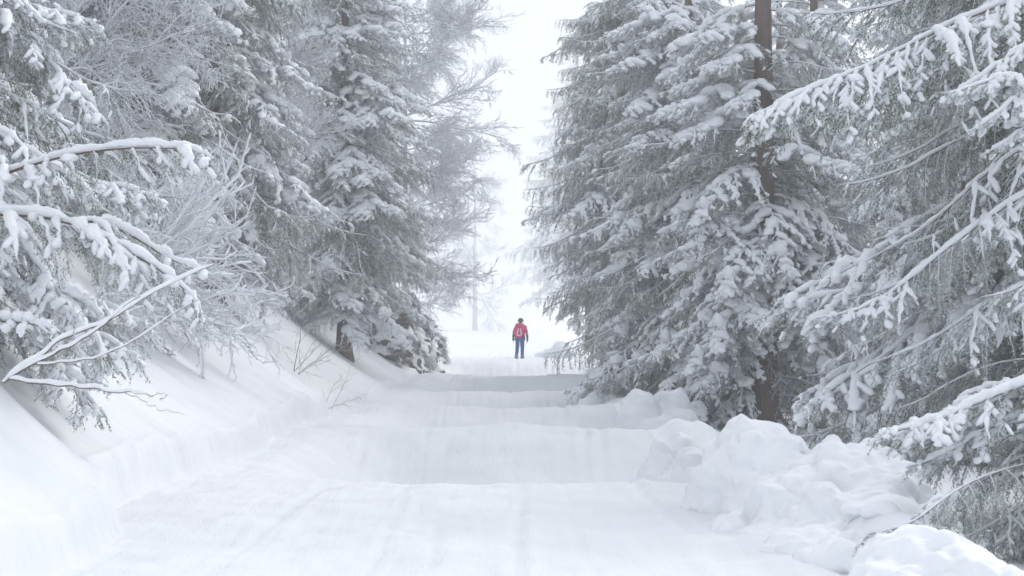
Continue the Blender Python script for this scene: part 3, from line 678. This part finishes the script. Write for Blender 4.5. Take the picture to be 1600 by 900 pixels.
limb_paths('fallen_branch', 'forked snow-covered branch poking out of the near left bank', 'branch', [
    ([(8, 594, 14.6), (55, 566, 14.7), (105, 526, 14.9), (165, 505, 15.1), (215, 468, 15.2), (262, 446, 15.3), (330, 412, 15.6)], 0.016, 0.005, 0.017),
    ([(40, 574, 14.6), (110, 545, 14.5), (170, 500, 14.4), (215, 462, 14.3)], 0.010, 0.004, 0.010),
    ([(20, 588, 14.6), (70, 602, 14.4), (130, 604, 14.2), (200, 611, 14.0), (236, 618, 13.9)], 0.012, 0.004, 0.014),
    ([(200, 611, 14.0), (235, 632, 13.9), (285, 647, 13.8)], 0.004, 0.002, 0),
    ([(236, 618, 13.9), (262, 615, 13.8), (250, 626, 13.8)], 0.003, 0.002, 0),
    ([(50, 566, 14.6), (90, 570, 14.5), (150, 560, 14.3), (230, 520, 14.1), (310, 465, 14.0)], 0.007, 0.002, 0.006),
    ([(80, 548, 14.8), (84, 520, 14.8), (82, 500, 14.8)], 0.006, 0.003, 0.008),
    ([(120, 522, 14.9), (118, 505, 14.9), (126, 485, 14.9)], 0.004, 0.002, 0)])
# long snow-laden limbs of the left spruce, in front of its boughs
HB = [([(-90, 300, 17.0), (0, 272, 16.8), (70, 248, 16.7), (150, 232, 16.6), (235, 228, 16.5), (300, 232, 16.5), (335, 250, 16.5)], 0.026, 0.85),
      ([(-80, 335, 16.6), (10, 332, 16.4), (70, 337, 16.3), (130, 350, 16.2), (190, 385, 16.1), (250, 420, 16.0), (300, 455, 16.0), (318, 500, 16.0)], 0.028, 0.8),
      ([(120, 345, 16.2), (160, 345, 16.3), (215, 372, 16.5), (262, 405, 16.6), (330, 430, 16.7)], 0.018, 0.9),
      ([(-60, 505, 15.8), (0, 500, 15.6), (50, 505, 15.5), (95, 520, 15.5)], 0.016, 1.0)]
for k, (pts, r0, snw) in enumerate(HB):
    P = np.array([px(*q) for q in pts]); u = np.linspace(0, 1, 14); K = len(P)
    Q = np.stack([np.interp(u * (K - 1), np.arange(K), P[:, j]) for j in range(3)], 1)
    for _ in range(2): Q[1:-1] = 0.25 * Q[:-2] + 0.5 * Q[1:-1] + 0.25 * Q[2:]
    base = Q[0].copy(); Q -= base
    L = float(np.linalg.norm(np.diff(Q, axis=0), axis=1).sum())
    w, s = bough_geometry(seed=500 + k, L=L, hang=0.8, snow=snw, dens=190, nl=0.024, nw=0.0065, axis=Q, side=0.30, r0=r0, step=0.075, pad=0.62, fsize=0.9, ridge=1.4, twig=0.034)
    b = link('bough', w.build('snowy_bough', [M_LIMB, M_NEEDLE]), T['L1'], loc=Vector(base) - T['L1'].location)
    link('snow_load', s.build('bough_snow', [M_SNOW]), b)
HB = [([(1760, -60, 21.0), (1600, -5, 20.8), (1500, 28, 20.6), (1420, 70, 20.4), (1330, 120, 20.2), (1280, 132, 20.1), (1220, 165, 20.0), (1170, 185, 20.0)], 0.024, 0.85, 0.30, 0.62),
      ([(1700, 230, 19.5), (1640, 215, 19.0), (1600, 118, 19.0), (1560, 122, 18.8), (1480, 148, 18.6)], 0.016, 0.95, 0.2, 0.5),
      ([(1720, 250, 20.5), (1600, 300, 20.3), (1540, 345, 20.2), (1480, 385, 20.0), (1420, 440, 20.0), (1350, 490, 19.8), (1275, 497, 19.7)], 0.018, 0.72, 0.30, 0.75),
      ([(1700, 570, 15.2), (1600, 600, 14.9), (1520, 632, 14.7), (1450, 665, 14.6), (1378, 676, 14.5)], 0.012, 0.95, 0.36, 0.55),
      ([(1660, 712, 15.0), (1580, 728, 14.6), (1510, 752, 14.2), (1455, 792, 13.9), (1420, 822, 13.8), (1355, 834, 13.6)], 0.007, 0.30, 0.26, 0.7)]
for k, (pts, r0, snw, sd_, hg) in enumerate(HB):
    own = T['R0'] if k >= 3 else T['R1']
    P = np.array([px(*q) for q in pts]); u = np.linspace(0, 1, 14); K = len(P)
    Q = np.stack([np.interp(u * (K - 1), np.arange(K), P[:, j]) for j in range(3)], 1)
    for _ in range(2): Q[1:-1] = 0.25 * Q[:-2] + 0.5 * Q[1:-1] + 0.25 * Q[2:]
    base = Q[0].copy(); Q -= base
    L = float(np.linalg.norm(np.diff(Q, axis=0), axis=1).sum())
    w, s = bough_geometry(seed=520 + k, L=L, hang=hg, snow=snw, dens=190, nl=0.024, nw=0.0065, axis=Q, side=sd_, r0=r0, step=0.06, pad=0.62, fsize=0.8, ridge=(1.15 if k < 4 else 0.5), twig=0.034)
    b = link('bough', w.build('snowy_bough', [M_LIMB, M_NEEDLE]), own, loc=Vector(base) - own.location)
    link('snow_load', s.build('bough_snow', [M_SNOW]), b)

# ------------------------------------------------------------------ ploughed snow piles, rock outcrop
def lump_mesh(name, blobs, seed, mat, voxel=0.05, amp=0.045, freq=5.0, fine=0.008):
    """union of uneven balls, voxel-remeshed into one skin, then roughened"""
    bm = bmesh.new(); rng = np.random.default_rng(seed)
    for x, y, z, r, sq in blobs:
        M = Matrix.Translation((x, y, z)) @ Euler((rng.uniform(-.4, .4) * (0.12 if sq < 0.6 else 1), rng.uniform(-.4, .4) * (0.12 if sq < 0.6 else 1), rng.uniform(0, 6))).to_matrix().to_4x4() @ Matrix.Diagonal((r * rng.uniform(0.85, 1.2), r * rng.uniform(0.85, 1.2), r * sq, 1))
        bmesh.ops.create_icosphere(bm, subdivisions=3, radius=1.0, matrix=M)
    me = bpy.data.meshes.new('tmp'); bm.to_mesh(me); bm.free()
    ob = bpy.data.objects.new('tmp', me); col.objects.link(ob)
    m = ob.modifiers.new('r', 'REMESH'); m.mode = 'VOXEL'; m.voxel_size = voxel
    m = ob.modifiers.new('s', 'SMOOTH'); m.factor = 0.5; m.iterations = 4
    dg = bpy.context.evaluated_depsgraph_get(); ev = ob.evaluated_get(dg)
    out = bpy.data.meshes.new_from_object(ev)
    bpy.data.objects.remove(ob); bpy.data.meshes.remove(me)
    n = len(out.vertices); co = np.empty(n * 3, np.float32); out.vertices.foreach_get('co', co); co = co.reshape(-1, 3)
    no = np.empty(n * 3, np.float32); out.vertices.foreach_get('normal', no); no = no.reshape(-1, 3)
    d = amp * 1.2 * (np.abs(fbm(co[:, 0] * freq * 0.8 + 3 * co[:, 2], co[:, 1] * freq * 0.8 + 2 * co[:, 2], seed + 3, 3)) * 2 - 0.5) + amp * 0.5 * fbm(co[:, 0] * freq + co[:, 2] * 1.7, co[:, 1] * freq - co[:, 2] * 2.3, seed, 3) + fine * vnoise(co[:, 0] * 17 + co[:, 2] * 9, co[:, 1] * 17 + co[:, 2] * 11, seed + 1)
    co = co + no * d[:, None]
    out.vertices.foreach_set('co', co.astype(np.float32).ravel())
    out.materials.clear(); out.materials.append(mat)
    out.polygons.foreach_set('use_smooth', np.ones(len(out.polygons), bool)); out.update(); out.name = name
    return out
def pile(label, pts, seed, nsmall=24, voxel=0.04, group='ploughed snow piles along the right road edge', apron=()):
    """pts: (pixel u, top pixel v, distance, radius)"""
    rng = np.random.default_rng(seed); bl = []
    c = px(pts[0][0], pts[0][1], pts[0][2]); base = np.array([c[0], c[1], ground_z(c[0], c[1])])
    for u, v, d, r in pts:
        p = px(u, v, d); top = p[2]; g = ground_z(p[0], p[1])
        z = top - r * 0.85; rz_ = r
        while z > g - r * 0.5:
            bl.append((p[0] - base[0] + rng.uniform(-.2, .2) * r, p[1] - base[1] + rng.uniform(-.2, .2) * r, z - base[2], rz_ * rng.uniform(0.95, 1.15), 0.85)); z -= r * 0.8; rz_ *= 1.2
        for k in range(nsmall // len(pts) + 1):
            a = rng.uniform(0, 2 * np.pi); zz = rng.uniform(min(g, top - 0.1), top + 0.02); rs = r * rng.uniform(0.16, 0.46)
            f = 1.0 if zz < top - r * 0.8 else math.sqrt(max(0.05, 1 - ((zz - top + r * 0.85) / (r * 0.95)) ** 2))
            bl.append((p[0] - base[0] + r * f * math.cos(a), p[1] - base[1] + r * f * math.sin(a), zz - base[2] - 0.04, rs, 0.75))
        for k in range(5):   # skirt spilling onto the road
            a = rng.uniform(0, 2 * np.pi); q = r * rng.uniform(0.8, 1.3); xx = p[0] + q * math.cos(a); yy = p[1] + q * math.sin(a)
            bl.append((xx - base[0], yy - base[1], ground_z(xx, yy) - base[2] - r * 0.10, r * rng.uniform(0.4, 0.8), 0.40))
    for u, v, d, r, sq in apron:
        p = px(u, v, d); bl.append((p[0] - base[0], p[1] - base[1], ground_z(p[0], p[1]) - base[2] - r * sq * 0.45, r * 1.15, sq * 1.15))
    o = link('snow_pile', lump_mesh('snow_pile', bl, seed, M_PILE, voxel), loc=base); tag(o, label, 'snow pile', group)
    return o
pile('largest lumpy snow pile, two-humped, at the right road edge below the brown trunk', [(1170, 660, 17.5, 0.34), (1215, 690, 17.2, 0.36), (1270, 705, 17.0, 0.36), (1330, 690, 16.6, 0.40), (1375, 730, 16.2, 0.36),
      (1240, 745, 16.2, 0.34), (1310, 770, 15.8, 0.36), (1370, 790, 15.5, 0.30), (1130, 720, 17.8, 0.26), (1330, 835, 14.9, 0.24)], 201, 260, 0.03, apron=[(1190, 0, 16.6, 0.4, 0.30), (1240, 0, 15.8, 0.45, 0.32), (1290, 0, 15.0, 0.45, 0.32), (1340, 0, 14.3, 0.4, 0.30)])
pile('rounded snow pile cut off by the bottom edge in the right corner', [(1420, 828, 11.0, 0.26), (1460, 850, 10.8, 0.26), (1520, 862, 10.6, 0.28), (1570, 885, 10.4, 0.24), (1385, 880, 10.6, 0.22), (1470, 910, 10.2, 0.3)], 202, 70, 0.025)
pile('small snow pile at the end of the second road bump', [(1062, 674, 27.5, 0.22), (1032, 684, 27.2, 0.16), (1078, 700, 26.6, 0.20), (1084, 725, 25.8, 0.14)], 203, 22)
pile('shaded grey snow pile under the right spruces', [(1000, 612, 38.5, 0.38), (1045, 612, 39.0, 0.40), (1065, 640, 38.0, 0.36), (985, 632, 37.5, 0.30), (1030, 650, 37.2, 0.34)], 204, 30, 0.06)
pile('low far snow pile at the right edge of the road dips', [(905, 605, 54.0, 0.28), (935, 612, 53.0, 0.34), (915, 622, 52.0, 0.26)], 205, 18, 0.06)
pile('far rounded snow lump right of the hiker', [(874, 534, 91, 0.34), (888, 545, 90, 0.40), (860, 545, 91, 0.36), (846, 548, 92, 0.3)], 206, 18, 0.08)
# wood-side rock face left of the far road
rng = np.random.default_rng(77); bl = []
for k in range(70):
    f = rng.uniform(); d = 66.5 + 16 * f; xe = float(xl_of(d)); h = rng.uniform(0, 1)
    bl.append((xe - 0.25 - 0.55 * h - rng.uniform(0, 0.5), d, -0.5 + 3.4 * h * (0.75 + 0.25 * math.sin(k)), rng.uniform(0.35, 0.75), 1.0))
base = np.array([-3.3, 76, 0.0]); bl = [(a - base[0], b - base[1], c, r, s) for a, b, c, r, s in bl]
rk = link('rock_outcrop', lump_mesh('rock_outcrop', bl, 77, M_ROCK, 0.09, 0.16, 1.8, 0.03), loc=base)
tag(rk, 'steep rock outcrop caught with snow, left of the far road end', 'rock')
# tufts of frosted heather and grass on the outcrop
def tuft_mesh(seed, n=420):
    rng = np.random.default_rng(seed); mb = MB()
    P = np.zeros((n, 4, 3)); a = rng.uniform(0, 2 * np.pi, n); rr = rng.uniform(0, 0.16, n)
    P[:, 0] = np.stack([rr * np.cos(a), rr * np.sin(a), 0 * a], 1)
    d = nrm(np.stack([np.cos(a) * 0.6, np.sin(a) * 0.6, rng.uniform(0.1, 0.8, n)], 1)); l = rng.uniform(0.10, 0.34, n)
    for k in range(1, 4):
        d = nrm(d + np.array([0, 0, -0.45])); P[:, k] = P[:, k - 1] + d * (l / 3)[:, None]
    mb.tubes(P, np.linspace(1, 0.3, 4)[None] * np.full(n, 0.008)[:, None], 3)
    return mb.build('tuft', [M_TWIG])
TUFT = [tuft_mesh(k) for k in range(3)]
me = rk.data; pv = [(p.center.copy(), p.normal.copy()) for p in me.polygons]; rng = np.random.default_rng(5)
cand = [q for q in pv if q[1].x > 0.1 and q[0].z > 0.3]
for k in rng.choice(len(cand), 60, replace=False):
    c, n_ = cand[k]; s = rng.uniform(0.7, 1.5)
    link('tuft', TUFT[k % 3], rk, loc=c - n_ * 0.03, rot=(n_ + Vector((0, 0, 0.2))).to_track_quat('Z', 'Y').to_euler(), scale=(s, s, s))

# ------------------------------------------------------------------ the hiker and the backpack
M_RED = plain('red_jacket', (0.56, 0.016, 0.15), 0.6); M_NAVY = plain('navy_trousers', (0.024, 0.085, 0.26), 0.8)
M_TEAL = plain('dark_teal_cloth', (0.018, 0.040, 0.045), 0.7); M_SKIN = plain('skin', (0.52, 0.33, 0.25), 0.6)
M_BLACK = plain('dark_wool', (0.035, 0.042, 0.052), 0.9); M_LIME = plain('lime_trim', (0.45, 0.42, 0.06), 0.6)
M_PACK = plain('pack_red', (0.60, 0.018, 0.13), 0.55); M_PALE = plain('pale_pack_trim', (0.75, 0.70, 0.72), 0.6)
M_GREYHAT = plain('grey_wool', (0.30, 0.31, 0.33), 0.9); M_BOOT = plain('grey_boots', (0.22, 0.23, 0.25), 0.7)
def skin_body(name, verts, edges, mats, pick, sub=2):
    me = bpy.data.meshes.new('tmp'); me.from_pydata([v[:3] for v in verts], edges, []); me.update()
    ob = bpy.data.objects.new('tmp', me); col.objects.link(ob)
    ob.modifiers.new('skin', 'SKIN')
    if not me.skin_vertices:
        bm = bmesh.new(); bm.from_mesh(me); bm.verts.layers.skin.verify(); bm.to_mesh(me); bm.free()
    for sv, v in zip(me.skin_vertices[0].data, verts): sv.radius = (v[3], v[4] if len(v) > 4 else v[3]); sv.use_root = False
    me.skin_vertices[0].data[0].use_root = True
    m = ob.modifiers.new('sub', 'SUBSURF'); m.levels = sub; m.render_levels = sub
    dg = bpy.context.evaluated_depsgraph_get(); out = bpy.data.meshes.new_from_object(ob.evaluated_get(dg))
    bpy.data.objects.remove(ob); bpy.data.meshes.remove(me)
    out.materials.clear()
    for x in mats: out.materials.append(x)
    for p in out.polygons: p.use_smooth = True; p.material_index = pick(p.center)
    out.name = name
    return out
PX, PY = 0.315, 86.0
pz = ground_z(PX, PY)
person = empty('person', (PX, PY, pz)); person.rotation_euler = (R(-2), R(1.5), R(-10)); person.scale = (1.12, 1.1, 1.0)
tag(person, 'person in red jacket and navy trousers walking away up the snowy road', 'person')
bv = [(0, 0, 0.97, 0.150, 0.115), (0, 0.005, 1.14, 0.150, 0.11), (0, 0.015, 1.34, 0.175, 0.125), (0, 0.02, 1.47, 0.06), (0, 0.035, 1.54, 0.065), (0, 0.045, 1.63, 0.088, 0.095), (0, 0.04, 1.70, 0.06),
      (-0.17, 0.01, 1.40, 0.075), (-0.245, 0.0, 1.14, 0.062), (-0.285, 0.14, 0.93, 0.044), (-0.290, 0.165, 0.86, 0.036),
      (0.17, 0.01, 1.40, 0.075), (0.265, -0.06, 1.14, 0.062), (0.300, -0.05, 0.91, 0.044), (0.300, -0.045, 0.84, 0.036),
      (-0.085, 0, 0.86, 0.105), (-0.080, -0.06, 0.50, 0.080), (-0.085, -0.17, 0.13, 0.066), (-0.095, -0.08, 0.06, 0.045),
      (0.085, 0, 0.86, 0.105), (0.085, 0.12, 0.50, 0.080), (0.085, 0.16, 0.12, 0.068), (0.095, 0.27, 0.05, 0.045)]
be = [(0, 1), (1, 2), (2, 3), (3, 4), (4, 5), (5, 6), (2, 7), (7, 8), (8, 9), (9, 10), (2, 11), (11, 12), (12, 13), (13, 14), (0, 15), (15, 16), (16, 17), (17, 18), (0, 19), (19, 20), (20, 21), (21, 22)]
def pick(c):
    if abs(c.x) > 0.2 and c.z < 1.3:
        return 4 if c.z < 0.90 else 2 if c.z < 1.06 else 5 if c.z < 1.10 else 0
    if c.z < 0.98: return 1
    if c.z < 1.50: return 0
    return 3
body = link('body', skin_body('person_body', bv, be, [M_RED, M_NAVY, M_TEAL, M_SKIN, M_BLACK, M_LIME], pick), person)
def ring_shell(name, rings, mats, sides=28, close_top=False, matf=None):
    mb = MB(); a = np.arange(sides) / sides * 2 * np.pi
    V = np.array([[(cx + rx * math.cos(t), cy_ + ry * math.sin(t) , z + 0.006 * math.sin(5 * t + z * 20)) for t in a] for cx, cy_, z, rx, ry in rings])
    i = np.arange(len(rings) - 1)[:, None] * sides + np.arange(sides)[None]; i2 = np.arange(len(rings) - 1)[:, None] * sides + (np.arange(sides) + 1)[None] % sides
    mb.add(V, f4=np.stack([i, i2, i2 + sides, i + sides], -1).reshape(-1, 4))
    return mb.build(name, mats)
link('jacket', ring_shell('jacket', [(0, 0, 0.83, 0.185, 0.145), (0, 0, 0.84, 0.205, 0.165), (0, 0, 0.95, 0.205, 0.165), (0, 0, 1.08, 0.185, 0.15), (0, 0.01, 1.25, 0.20, 0.16), (0, 0.015, 1.38, 0.205, 0.155), (0, 0.02, 1.45, 0.15, 0.125), (0, 0.025, 1.50, 0.085, 0.09), (0, 0.03, 1.535, 0.09, 0.095), (0, 0.03, 1.53, 0.075, 0.08)], [M_NAVY if False else M_RED]), person)
link('jacket_hem', ring_shell('jacket_hem', [(0, 0, 0.80, 0.19, 0.15), (0, 0, 0.79, 0.208, 0.168), (0, 0, 0.90, 0.210, 0.170), (0, 0, 0.965, 0.209, 0.169)], [M_NAVY]), person)
link('hood', ring_shell('hood', [(0, -0.06, 1.40, 0.05, 0.03), (0, -0.07, 1.42, 0.12, 0.07), (0, -0.055, 1.47, 0.14, 0.085), (0, -0.02, 1.525, 0.115, 0.10), (0, 0.0, 1.545, 0.09, 0.09), (0, 0.0, 1.52, 0.08, 0.08)], [M_RED]), person)
hat = link('hat', ring_shell('hat', [(0, 0.04, 1.60, 0.098, 0.108), (0, 0.04, 1.595, 0.112, 0.122), (0, 0.04, 1.655, 0.113, 0.123), (0, 0.04, 1.66, 0.104, 0.114), (0, 0.035, 1.70, 0.098, 0.108), (0, 0.03, 1.735, 0.072, 0.080), (0, 0.03, 1.755, 0.03, 0.034), (0, 0.03, 1.758, 0.002, 0.002)], [M_BLACK]), person)
link('hat_band', ring_shell('hat_band', [(0, 0.04, 1.608, 0.1135, 0.1235), (0, 0.04, 1.609, 0.116, 0.126), (0, 0.04, 1.632, 0.116, 0.126), (0, 0.04, 1.634, 0.1135, 0.1235)], [M_GREYHAT]), hat)
def small(name, parts, mat, parent):
    mb = MB()
    for P, r in parts: mb.tubes(np.array(P, float), np.array(r, float), 8)
    return link(name, mb.build(name, [mat]), parent)
small('hair', [([(-0.06, -0.055, 1.60), (-0.03, -0.075, 1.56), (0.0, -0.08, 1.55), (0.03, -0.075, 1.56), (0.06, -0.055, 1.60)], [0.01, 0.03, 0.035, 0.03, 0.01])], plain('brown_hair', (0.07, 0.05, 0.04)), person)
small('nose', [([(0, 0.125, 1.635), (0, 0.142, 1.615), (0, 0.15, 1.60), (0, 0.135, 1.592)], [0.006, 0.011, 0.014, 0.006])], M_SKIN, person)
for s in (-1, 1):
    small('eye', [([(s * 0.034 - 0.012, 0.128, 1.642), (s * 0.034 - 0.006, 0.133, 1.642), (s * 0.034 + 0.006, 0.133, 1.642), (s * 0.034 + 0.012, 0.128, 1.642)], [0.002, 0.008, 0.008, 0.002])], M_BLACK, person)
    small('boot', [([(s * 0.087, 0.16 * s, 0.20), (s * 0.087, 0.16 * s, 0.12), (s * 0.089, 0.01 + 0.16 * s, 0.06), (s * 0.089, 0.01 + 0.16 * s, 0.0)], [0.066, 0.072, 0.078, 0.07]),
                   ([(s * 0.087, -0.06 + 0.16 * s, 0.05), (s * 0.09, 0.0 + 0.16 * s, 0.055), (s * 0.094, 0.10 + 0.16 * s, 0.045), (s * 0.098, 0.17 + 0.16 * s, 0.035)], [0.045, 0.062, 0.052, 0.015])], M_BOOT, person)
    hx, hy, hz_ = (-0.290, 0.165, 0.88) if s < 0 else (0.300, -0.045, 0.855)
    fing = [([(hx, hy, hz_), (hx, hy + 0.003, hz_ - 0.03), (hx - s * 0.002, hy + 0.006, hz_ - 0.065), (hx - s * 0.004, hy + 0.008, hz_ - 0.085)], [0.038, 0.045, 0.044, 0.03])]
    for k, l in enumerate((0.075, 0.088, 0.082, 0.062)):
        fy = hy + 0.038 - 0.022 * k
        fing.append(([(hx, fy, hz_ - 0.07), (hx - s * 0.002, fy + 0.002, hz_ - 0.07 - l * 0.4), (hx - s * 0.014, fy + 0.004, hz_ - 0.07 - l * 0.8), (hx - s * 0.022, fy + 0.006, hz_ - 0.07 - l)], [0.012, 0.012, 0.011, 0.007]))
    fing.append(([(hx - s * 0.01, hy + 0.035, hz_ - 0.02), (hx - s * 0.02, hy + 0.06, hz_ - 0.045), (hx - s * 0.028, hy + 0.065, hz_ - 0.075), (hx - s * 0.03, hy + 0.062, hz_ - 0.09)], [0.014, 0.014, 0.012, 0.007]))
    small('glove', fing, M_TEAL, person)
# backpack
pack = empty('backpack', (PX, PY, pz)); pack.rotation_euler = (R(-2), R(1.5), R(-10)); pack.scale = (1.12, 1.1, 1.0)
tag(pack, 'red backpack with a pale looped panel on the back of the walking person', 'backpack')
def superbox(name, c, h, mat, parent, e=0.45, n=26):
    mb = MB(); th = np.linspace(-np.pi / 2, np.pi / 2, n // 2 + 1)[:, None]; ph = np.linspace(0, 2 * np.pi, n + 1)[None, :-1]
    f = lambda v, k: np.sign(v) * np.abs(v) ** k
    V = np.stack([c[0] + h[0] * f(np.cos(th), e) * f(np.cos(ph), e), c[1] + h[1] * f(np.cos(th), e) * f(np.sin(ph), e), c[2] + h[2] * f(np.sin(th), e) + 0 * ph], -1)
    K, S_ = V.shape[:2]; i = np.arange(K - 1)[:, None] * S_ + np.arange(S_)[None]; i2 = np.arange(K - 1)[:, None] * S_ + (np.arange(S_) + 1)[None] % S_
    mb.add(V, f4=np.stack([i, i2, i2 + S_, i + S_], -1).reshape(-1, 4))
    return link(name, mb.build(name, [mat]), parent)
superbox('pack_body', (0, -0.245, 1.20), (0.185, 0.11, 0.29), M_PACK, pack, 0.55)
lid = superbox('pack_lid', (0.0, -0.235, 1.455), (0.155, 0.115, 0.065), M_PACK, pack, 0.6)
pocket = superbox('front_pocket', (0.035, -0.345, 1.14), (0.105, 0.045, 0.17), M_PACK, pack, 0.6)
small('pocket_trim', [([(-0.005, -0.392, 1.29), (-0.02, -0.398, 1.20), (-0.04, -0.398, 1.08), (-0.045, -0.392, 1.01), (0.0, -0.398, 0.995), (0.06, -0.398, 0.995), (0.105, -0.392, 1.02), (0.10, -0.398, 1.10), (0.085, -0.398, 1.20), (0.075, -0.392, 1.29)], [0.021] * 10)], M_PALE, pocket)
small('pocket_panel', [([(0.035, -0.388, 1.30), (0.032, -0.392, 1.22), (0.03, -0.392, 1.12), (0.03, -0.388, 1.03)], [0.01, 0.026, 0.03, 0.012])], plain('bright_red_panel', (0.65, 0.06, 0.06)), pocket)
for s in (-1, 1):
    small('shoulder_strap', [([(s * 0.10, -0.15, 1.40), (s * 0.11, -0.05, 1.50), (s * 0.12, 0.06, 1.49), (s * 0.12, 0.15, 1.38), (s * 0.12, 0.17, 1.22), (s * 0.14, 0.11, 1.08), (s * 0.17, -0.08, 1.02), (s * 0.16, -0.18, 1.00)], [0.02, 0.024, 0.024, 0.024, 0.022, 0.016, 0.012, 0.012])], M_TEAL, pack)
    superbox('side_pocket', (s * 0.165, -0.245, 1.03), (0.035, 0.07, 0.10), M_TEAL, pack, 0.6)
small('lid_strap', [([(-0.05, -0.352, 1.45), (-0.05, -0.37, 1.38), (-0.055, -0.365, 1.30)], [0.008, 0.008, 0.008])], M_TEAL, lid)

# ------------------------------------------------------------------ haze
M_HAZE = bpy.data.materials.new('haze_air'); M_HAZE.use_nodes = True
nt = M_HAZE.node_tree; nt.nodes.clear()
pv_ = nt.nodes.new('ShaderNodeVolumePrincipled'); ou = nt.nodes.new('ShaderNodeOutputMaterial')
pv_.inputs['Color'].default_value = (0.97, 0.98, 1.0, 1); pv_.inputs['Density'].default_value = HAZE_DENSITY; pv_.inputs['Anisotropy'].default_value = 0.15
nt.links.new(pv_.outputs[0], ou.inputs['Volume'])
mb = MB(); x0, x1, y0, y1, z0, z1 = -470, 470, -70, 940, -4.5, 56
mb.add([(x, y, z) for x in (x0, x1) for y in (y0, y1) for z in (z0, z1)], f4=[(0, 1, 3, 2), (4, 6, 7, 5), (0, 4, 5, 1), (2, 3, 7, 6), (0, 2, 6, 4), (1, 5, 7, 3)])
hz = link('haze', mb.build('haze', [M_HAZE], smooth=False)); tag(hz, 'pale even winter haze filling the air', 'haze', kind='stuff')
